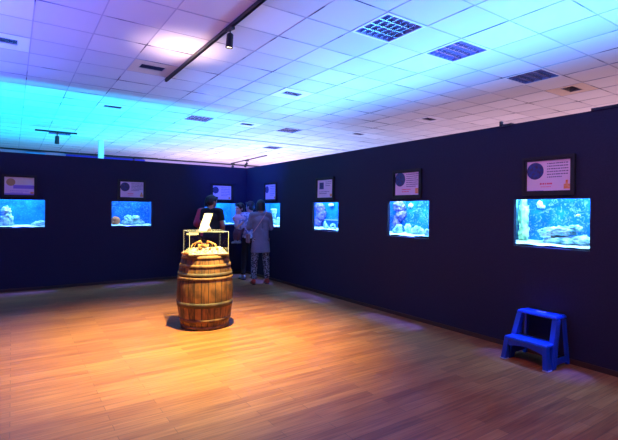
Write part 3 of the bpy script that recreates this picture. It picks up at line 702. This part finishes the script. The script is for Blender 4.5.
# top tread
m = sb(); zt = .468
m.hexa([(-.20, .19, zt - .03), (.20, .19, zt - .03), (.20, .385, zt - .03), (-.20, .385, zt - .03)], [(-.19, .20, zt), (.19, .20, zt), (.19, .38, zt), (-.19, .38, zt)])
m.build('top_tread', M['stool'], st, mw=SW, bevel=.008)
m = sb(); m.box((-.045, .275, zt - .004), (.045, .30, zt + .002)); m.build('hand_slot', M['stool_grip'], st, mw=SW, bevel=.003)
m = sb()
m.hexa([(-.215, .00, .20), (.215, .00, .20), (.21, .215, .20), (-.21, .215, .20)], [(-.21, .01, .228), (.21, .01, .228), (.205, .21, .228), (-.205, .21, .228)])
m.build('lower_tread', M['stool'], st, mw=SW, bevel=.007)
# arched apron below the lower tread
m = sb(); N_ = 12
for k in range(N_):
    x0, x1 = -.17 + .34 * k / N_, -.17 + .34 * (k + 1) / N_
    f = lambda x: .135 + .03 * (1 - (x / .17) ** 2)
    m.hexa([(x0, .008, f(x0)), (x1, .008, f(x1)), (x1, .016, f(x1)), (x0, .016, f(x0))], [(x0, .010, .202), (x1, .010, .202), (x1, .018, .202), (x0, .018, .202)])
m.build('apron', M['stool'], st, mw=SW)
for s in (-1, 1):
    # front leg flaring out at the foot
    m = sb(); e = lambda x: s * x
    m.hexa([(e(.185), -.02, 0), (e(.235), -.02, 0), (e(.235), .05, 0), (e(.185), .05, 0)], [(e(.165), .006, .205), (e(.21), .006, .205), (e(.21), .06, .205), (e(.165), .06, .205)])
    m.build('front_leg', M['stool'], st, mw=SW, bevel=.005)
    # tall side column with ribs, from floor to top tread
    m = sb()
    m.hexa([(e(.180), .045, 0), (e(.228), .045, 0), (e(.228), .13, 0), (e(.180), .13, 0)], [(e(.150), .205, .44), (e(.198), .205, .44), (e(.198), .265, .44), (e(.150), .265, .44)])
    for q in (0.0, .030, .060):
        m.hexa([(e(.226), .055 + q, 0), (e(.236), .055 + q, 0), (e(.236), .067 + q, 0), (e(.226), .067 + q, 0)], [(e(.196), .208 + q * .7, .43), (e(.205), .208 + q * .7, .43), (e(.205), .218 + q * .7, .43), (e(.196), .218 + q * .7, .43)])
    m.build('side_column', M['stool'], st, mw=SW, bevel=.003)
    m = sb()
    m.hexa([(e(.195), .355, 0), (e(.225), .355, 0), (e(.225), .395, 0), (e(.195), .395, 0)], [(e(.170), .335, .43), (e(.195), .335, .43), (e(.195), .378, .43), (e(.170), .378, .43)])
    m.build('back_leg', M['stool'], st, mw=SW, bevel=.004)
    m = sb(); m.hexa([(e(.207), .12, .03), (e(.224), .12, .03), (e(.222), .36, .03), (e(.205), .36, .03)], [(e(.205), .12, .085), (e(.222), .12, .085), (e(.220), .36, .085), (e(.203), .36, .085)])
    m.build('side_bar', M['stool'], st, mw=SW, bevel=.003)
    m = sb(); m.hexa([(e(.16), .2, .23), (e(.19), .2, .23), (e(.19), .225, .23), (e(.16), .225, .23)], [(e(.155), .205, .43), (e(.18), .205, .43), (e(.18), .225, .43), (e(.155), .225, .43)])
    m.build('riser_post', M['stool'], st, mw=SW)
    m = sb(); m.box((e(.183), -.022, 0), (e(.238), .052, .012)); m.build('foot_pad', M['stool_grip'], st, mw=SW, bevel=.003)

# ------------------------------------------------------------------ people
def V(*a): return Vector(a)
skin = mat('skin', (0.50, 0.27, 0.18), 0.5); skin_c = mat('fair_skin', (0.62, 0.36, 0.27), 0.5)
hairm = mat('black_hair', (0.012, 0.009, 0.010), 0.45, bump=.5, nscale=60)
eye_w = mat('eye', (0.6, 0.6, 0.6), .3); lipm = mat('lips', (0.45, 0.15, 0.13), .5)
def hand(m, wr, d, n, s, k=1.0):
    """palm and five bent fingers: wrist point, direction, palm normal, thumb side"""
    d = d.normalized(); n = (n - d * n.dot(d)).normalized(); sd = d.cross(n) * s
    pc = wr + d * .045 * k
    for t in (-.027, -.009, .009, .027): m.cap(wr + sd * t * .6 * k + d * .01 * k, pc + sd * t * k + d * .04 * k, .013 * k, .011 * k, 8)
    for t, L in ((-.030, .058), (-.010, .072), (.010, .078), (.030, .070)):
        b = pc + sd * t * k + d * .042 * k; q = b + (d * .8 + n * .35) * L * .5 * k; r = q + (d * .35 + n * .9) * L * .5 * k
        m.cap(b, q, .0095 * k, .009 * k, 8); m.cap(q, r, .009 * k, .0075 * k, 8)
    b = wr + sd * .030 * k + d * .02 * k; q = b + (sd * .8 + d * .7).normalized() * .035 * k; r = q + (d * .9 + n * .4).normalized() * .03 * k
    m.cap(b, q, .012 * k, .011 * k, 8); m.cap(q, r, .010 * k, .008 * k, 8)
def person(loc, rz, J, label, mats, k=1.0, sleeve='short', tunic=None, head=(0, 0), hair='short', child=False, trousers=True, shoemat=None, flare=0.0, shoe_cat='shoe', legr=1.0, vox=.009):
    """J: joint dictionary in metres for a 1.7 m body facing +y; k scales"""
    root = tag(empty('person', loc, rz), label, 'person')
    j = {a: Vector(b) * k for a, b in J.items()}
    R = Matrix.Rotation(head[0], 4, 'Z') @ Matrix.Rotation(head[1], 4, 'X')
    hs = k * (1.0 if not child else 1.35); hc_ = j['head']
    H = lambda x, y, z: hc_ + R @ (Vector((x, y, z)) * hs)
    m = MB()
    m.ball(H(0, -.008, .025), (.074 * hs, .092 * hs, .088 * hs), 20, R.to_3x3().to_4x4()); m.ball(H(0, .018, -.035), (.056 * hs, .068 * hs, .072 * hs), 20, R.to_3x3().to_4x4())
    m.cap(H(0, .088, .0), H(0, .100, -.022), .008 * hs, .013 * hs, 8)                    # nose
    m.cap(H(-.03, .075, .022), H(.03, .075, .022), .013 * hs, .013 * hs, 8)              # brow
    m.cap(H(-.018, .078, -.055), H(.018, .078, -.055), .010 * hs, .010 * hs, 8)          # mouth
    m.ball(H(0, .070, -.088), (.022 * hs,) * 3, 10)                                      # chin
    for s in (-1, 1): m.ball(H(s * .076, -.005, -.01), (.011 * hs, .020 * hs, .030 * hs), 10)
    m.cap(H(0, -.02, -.06), j['neck'], .050 * hs, .055 * k, 14)
    ch, pv = j['chest'], j['pelvis']
    for s, sf in ((-1, 'l'), (1, 'r')):
        sh = j['sh' + sf]; m.cap(ch + V(s * .03, 0, .03) * k, ch + V(s * .09, 0, .02) * k, .095 * k, .085 * k, 14); m.cap(j['neck'] + V(0, 0, -.02) * k, sh, .045 * k, .055 * k, 12)
        m.cap(pv + V(s * .02, 0, .0) * k, j['hip' + sf], .10 * k, .085 * k, 14); m.cap(ch + V(s * .06, 0, -.02) * k, pv + V(s * .06, 0, .06) * k, .085 * k, .08 * k, 14)
        m.cap(sh, j['el' + sf], .047 * k, .037 * k); m.cap(j['el' + sf], j['wr' + sf], .037 * k, .025 * k)
        hd = (j['wr' + sf] - j['el' + sf]); hand(m, j['wr' + sf], hd, V(-s, 0.2, -.2) if abs(hd.normalized().x) < .7 else V(0, -1, 0), s, k)
        m.cap(j['hip' + sf], j['kn' + sf], .078 * k, .052 * k, 14); m.cap(j['kn' + sf], j['an' + sf], .052 * k, .034 * k, 14)
        fd = j['an' + sf]; m.cap(fd + V(0, -.02, -.04) * k, fd + V(0, .13, -.055) * k, .033 * k, .026 * k, 10)
    m.build('body', mats['skin'], root, remesh=vox)
    m = MB()
    for s in (-1, 1): m.ball(H(s * .030, .081, .004), (.012 * hs, .007 * hs, .007 * hs), 10)
    m.build('eyes', hairm, root, smooth=True)
    # hair
    m = MB(); m.ball(H(0, -.018, .038), (.086 * hs, .098 * hs, .092 * hs), 20, R.to_3x3().to_4x4())
    m.ball(H(0, -.045, -.01), (.080 * hs, .070 * hs, .085 * hs), 18, R.to_3x3().to_4x4())
    for s in (-1, 1): m.cap(H(s * .068, .02, .05), H(s * .070, .0, .0), .022 * hs, .012 * hs, 10)
    m.cap(H(-.05, .062, .078), H(.05, .062, .078), .026 * hs, .026 * hs, 10)
    if hair == 'bob':
        for q in range(-4, 5):
            a = q * .36 - PI / 2; m.cap(H(math.cos(a) * .07, math.sin(a) * .075, .03), H(math.cos(a) * .082, math.sin(a) * .078 - .005, -.085), .030 * hs, .024 * hs, 10)
    if hair == 'bun': m.ball(H(0, -.10, .08), .042 * hs, 14)
    m.build('hair', hairm, root, remesh=.008)
    # upper garment
    g = .014 * k; m = MB(); hem = (tunic if tunic else 0.90) * k
    for s, sf in ((-1, 'l'), (1, 'r')):
        sh = j['sh' + sf]
        m.cap(ch + V(s * .03, 0, .03) * k, ch + V(s * .09, 0, .02) * k, .095 * k + g, .085 * k + g, 16); m.cap(j['neck'] + V(0, 0, -.03) * k, sh, .045 * k + g, .058 * k + g, 12)
        m.cap(ch + V(s * .06, 0, -.02) * k, pv + V(s * .065, 0, .05) * k, .085 * k + g * 1.2, .085 * k + g * 1.4, 16)
        e = sh.lerp(j['el' + sf], .62 if sleeve == 'short' else 1.0); m.cone(sh, e, .052 * k + g, .050 * k + g, 14); m.ball(sh, .053 * k + g, 14)
        if sleeve in ('long', 'mid'):
            m.ball(e, .045 * k + g, 12); w_ = j['el' + sf].lerp(j['wr' + sf], .9 if sleeve == 'long' else .3); m.cone(e, w_, .044 * k + g, .034 * k + g, 14)
    top = pv.z + .05 * k
    N2 = 20; rr = []
    for z, ax, ay in ((top + .12 * k, .150, .105), (top, .168, .118), ((top + hem) / 2, .180 + flare * .5, .130 + flare * .3), (hem, .188 + flare, .138 + flare * .7)):
        rr.append([m.bm.verts.new((pv.x + ax * k * math.cos(2 * PI * q / N2), pv.y + ay * k * math.sin(2 * PI * q / N2), z)) for q in range(N2)])
    for a, b in zip(rr, rr[1:]):
        for q in range(N2): m.bm.faces.new((a[q], a[(q + 1) % N2], b[(q + 1) % N2], b[q]))
    m.bm.faces.new(rr[0]); m.bm.faces.new(rr[-1][::-1])
    m.build('tunic' if tunic else 'shirt', mats['top'], root, remesh=.010)
    if trousers:
        m = MB()
        for s, sf in ((-1, 'l'), (1, 'r')):
            m.cap(pv + V(s * .02, 0, .0) * k, j['hip' + sf], .112 * k, .098 * k, 14); m.cap(j['hip' + sf], j['kn' + sf], .090 * k * legr, .070 * k * legr, 14)
            m.ball(j['kn' + sf], .070 * k * legr, 14); m.cone(j['kn' + sf], j['an' + sf] + V(0, 0, .02) * k, .070 * k * legr, .052 * k * legr, 14)
        m.build('trousers', mats['legs'], root, remesh=.010)
    for s, sf in ((-1, 'l'), (1, 'r')):
        a = j['an' + sf]; z = a.z - .075 * k
        m = MB(); m.cap(a + V(0, -.035, -.045) * k, a + V(0, .135, -.050) * k, .040 * k, .034 * k, 12); m.cap(a + V(0, -.03, -.04) * k, a + V(0, .0, -.005) * k, .042 * k, .040 * k, 12)
        for v in m.bm.verts:
            if v.co.z < z: v.co.z = z
        sh = m.build('shoe', shoemat or mats['shoe'], root, smooth=True)
        m = MB(); m.cap(a + V(0, -.038, -.075) * k, a + V(0, .14, -.075) * k, .044 * k, .038 * k, 14)
        for v in m.bm.verts: v.co.z = z - (.010 * k if v.co.z < a.z - .075 * k else 0) + (.004 * k if v.co.z >= a.z - .075 * k else 0)
        m.build('sole', M['black'], sh)
    return root
def joints(**o):
    J = dict(head=(0, .015, 1.595), neck=(0, 0, 1.455), chest=(0, 0, 1.27), pelvis=(0, 0, .95),
             shl=(-.175, 0, 1.40), shr=(.175, 0, 1.40), ell=(-.22, -.02, 1.12), elr=(.22, -.02, 1.12), wrl=(-.22, .08, .88), wrr=(.22, .08, .88),
             hipl=(-.09, 0, .90), hipr=(.09, 0, .90), knl=(-.105, .015, .49), knr=(.105, .015, .49), anl=(-.115, -.01, .087), anr=(.115, -.01, .087))
    J.update(o); return J
cloth_black = mat('black_cloth', (0.012, 0.011, 0.014), .85); cloth_pink = mat('crimson_cloth', (0.55, 0.05, 0.13), .8)
cloth_lav = mat('grey_lavender_cloth', (0.21, 0.22, 0.33), .85, noise_amt=.15, nscale=12)
chk = mat('pale_blue_checked_cloth', (0.58, 0.62, 0.80), .85, col2=(0.24, 0.27, 0.50), nscale=22)
pat = mat('white_patterned_dark_cloth', (0.34, 0.34, 0.38), .85, col2=(0.02, 0.02, 0.035), nscale=40)
for mm in (pat, chk):
    for nd in mm.node_tree.nodes:
        if nd.type == 'VALTORGB': nd.color_ramp.elements[0].position = .47; nd.color_ramp.elements[1].position = .53
red_shoe = mat('orange_red_shoe', (0.5, 0.07, 0.03), .5); dark_shoe = mat('dark_shoe', (0.02, 0.02, 0.025), .5); grey_shoe = mat('grey_shoe', (.3, .3, .36), .6)
# woman in tunic
p3 = person((4.03, 7.60, 0), -0.25, joints(ell=(-.23, .06, 1.14), elr=(.23, .06, 1.14), wrl=(-.12, .26, 1.13), wrr=(.12, .26, 1.13), anl=(-.14, -.01, .087), anr=(.14, -.01, .087), knl=(-.12, .015, .49), knr=(.12, .015, .49)),
       'woman seen from behind in grey tunic and patterned trousers, pink strap across her back', dict(skin=skin, top=cloth_lav, legs=pat, shoe=red_shoe), k=.955, sleeve='mid', tunic=.64, head=(-.3, -.05), hair='bob', flare=.015, legr=1.05)
# diagonal strap over her back, hugging the tunic
m = MB(); pts = []
for q in range(13):
    t = q / 12; x = .085 - .26 * t; z = 1.40 - .40 * t; yy = -(.118 + .012 * math.sin(PI * t)) * math.sqrt(max(0.2, 1 - (x / .215) ** 2)); pts.append(V(x, yy - .008, z))
pts = [V(.095, .02, 1.452)] + pts + [V(-.215, .03, .95)]
for a, b in zip(pts, pts[1:]):
    m.hexa([a + V(-.010, -.004, -.008), a + V(.010, -.004, .008), a + V(.010, .006, .008), a + V(-.010, .006, -.008)], [b + V(-.010, -.004, -.008), b + V(.010, -.004, .008), b + V(.010, .006, .008), b + V(-.010, .006, -.008)])
bag = tag(empty('shoulder_bag', (4.03, 7.60, 0), -.25), 'small bag on a pale pink strap worn by the woman in a tunic', 'bag')
m.build('strap', mat('pale_pink_strap', (.75, .42, .42), .6), bag)
m = MB(); m.box((-.27, -.03, .80), (-.21, .13, .97)); m.build('pouch', mat('dusty_pink_leather', (.35, .18, .20), .6), bag, bevel=.015)
# adult with child
p4 = person((4.13, 8.26, 0), 0.05, joints(ell=(-.25, -.01, 1.13), wrl=(-.20, .17, 1.08), elr=(.22, .04, 1.13), wrr=(.10, .22, 1.16), anl=(-.17, -.01, .087), knl=(-.13, .015, .49)),
       'person in checked shirt and black trousers holding a child, beside the woman in a tunic', dict(skin=skin, top=chk, legs=cloth_black, shoe=grey_shoe), k=.945, sleeve='mid', head=(.5, -.05), hair='short')
# child on the left arm, facing back towards the room
cj = dict(head=(0, .02, .98), neck=(0, 0, .83), chest=(0, 0, .70), pelvis=(0, 0, .46), shl=(-.10, 0, .78), shr=(.10, 0, .78), ell=(-.13, .06, .60), elr=(.13, .10, .66), wrl=(-.10, .17, .52), wrr=(.08, .22, .70),
          hipl=(-.05, .02, .42), hipr=(.05, .02, .42), knl=(-.06, .13, .30), knr=(.06, .13, .30), anl=(-.06, .13, .09), anr=(.06, .14, .09))
person((3.92, 8.31, .738), PI - 1.0, cj, 'small child in white top carried by the person in the checked shirt', dict(skin=skin_c, top=mat('white_pink_cloth', (.75, .55, .65), .8), legs=mat('dark_pink_cloth', (.16, .07, .12), .8), shoe=grey_shoe), k=.74, child=True, head=(-.4, 0), hair='short', vox=.007, tunic=.40, flare=-.09)
# man in black
person((3.17, 7.97, 0), -0.95, joints(ell=(-.24, .02, 1.13), elr=(.24, .02, 1.13), wrl=(-.13, .22, 1.05), wrr=(.13, .22, 1.05)),
       'person with black hair in a black shirt and trousers standing behind the barrel', dict(skin=skin, top=cloth_black, legs=cloth_black, shoe=dark_shoe), k=1.0, head=(-.45, -.1), hair='short')
person((3.33, 8.50, 0), -0.4, joints(ell=(-.26, -.02, 1.15), elr=(.22, .02, 1.12), wrl=(-.18, .15, 1.0), wrr=(.13, .22, 1.05)),
       'person in a crimson top half hidden behind the person in black', dict(skin=skin, top=cloth_pink, legs=cloth_black, shoe=dark_shoe), k=1.0, sleeve='mid', head=(-.2, -.1), hair='bob')
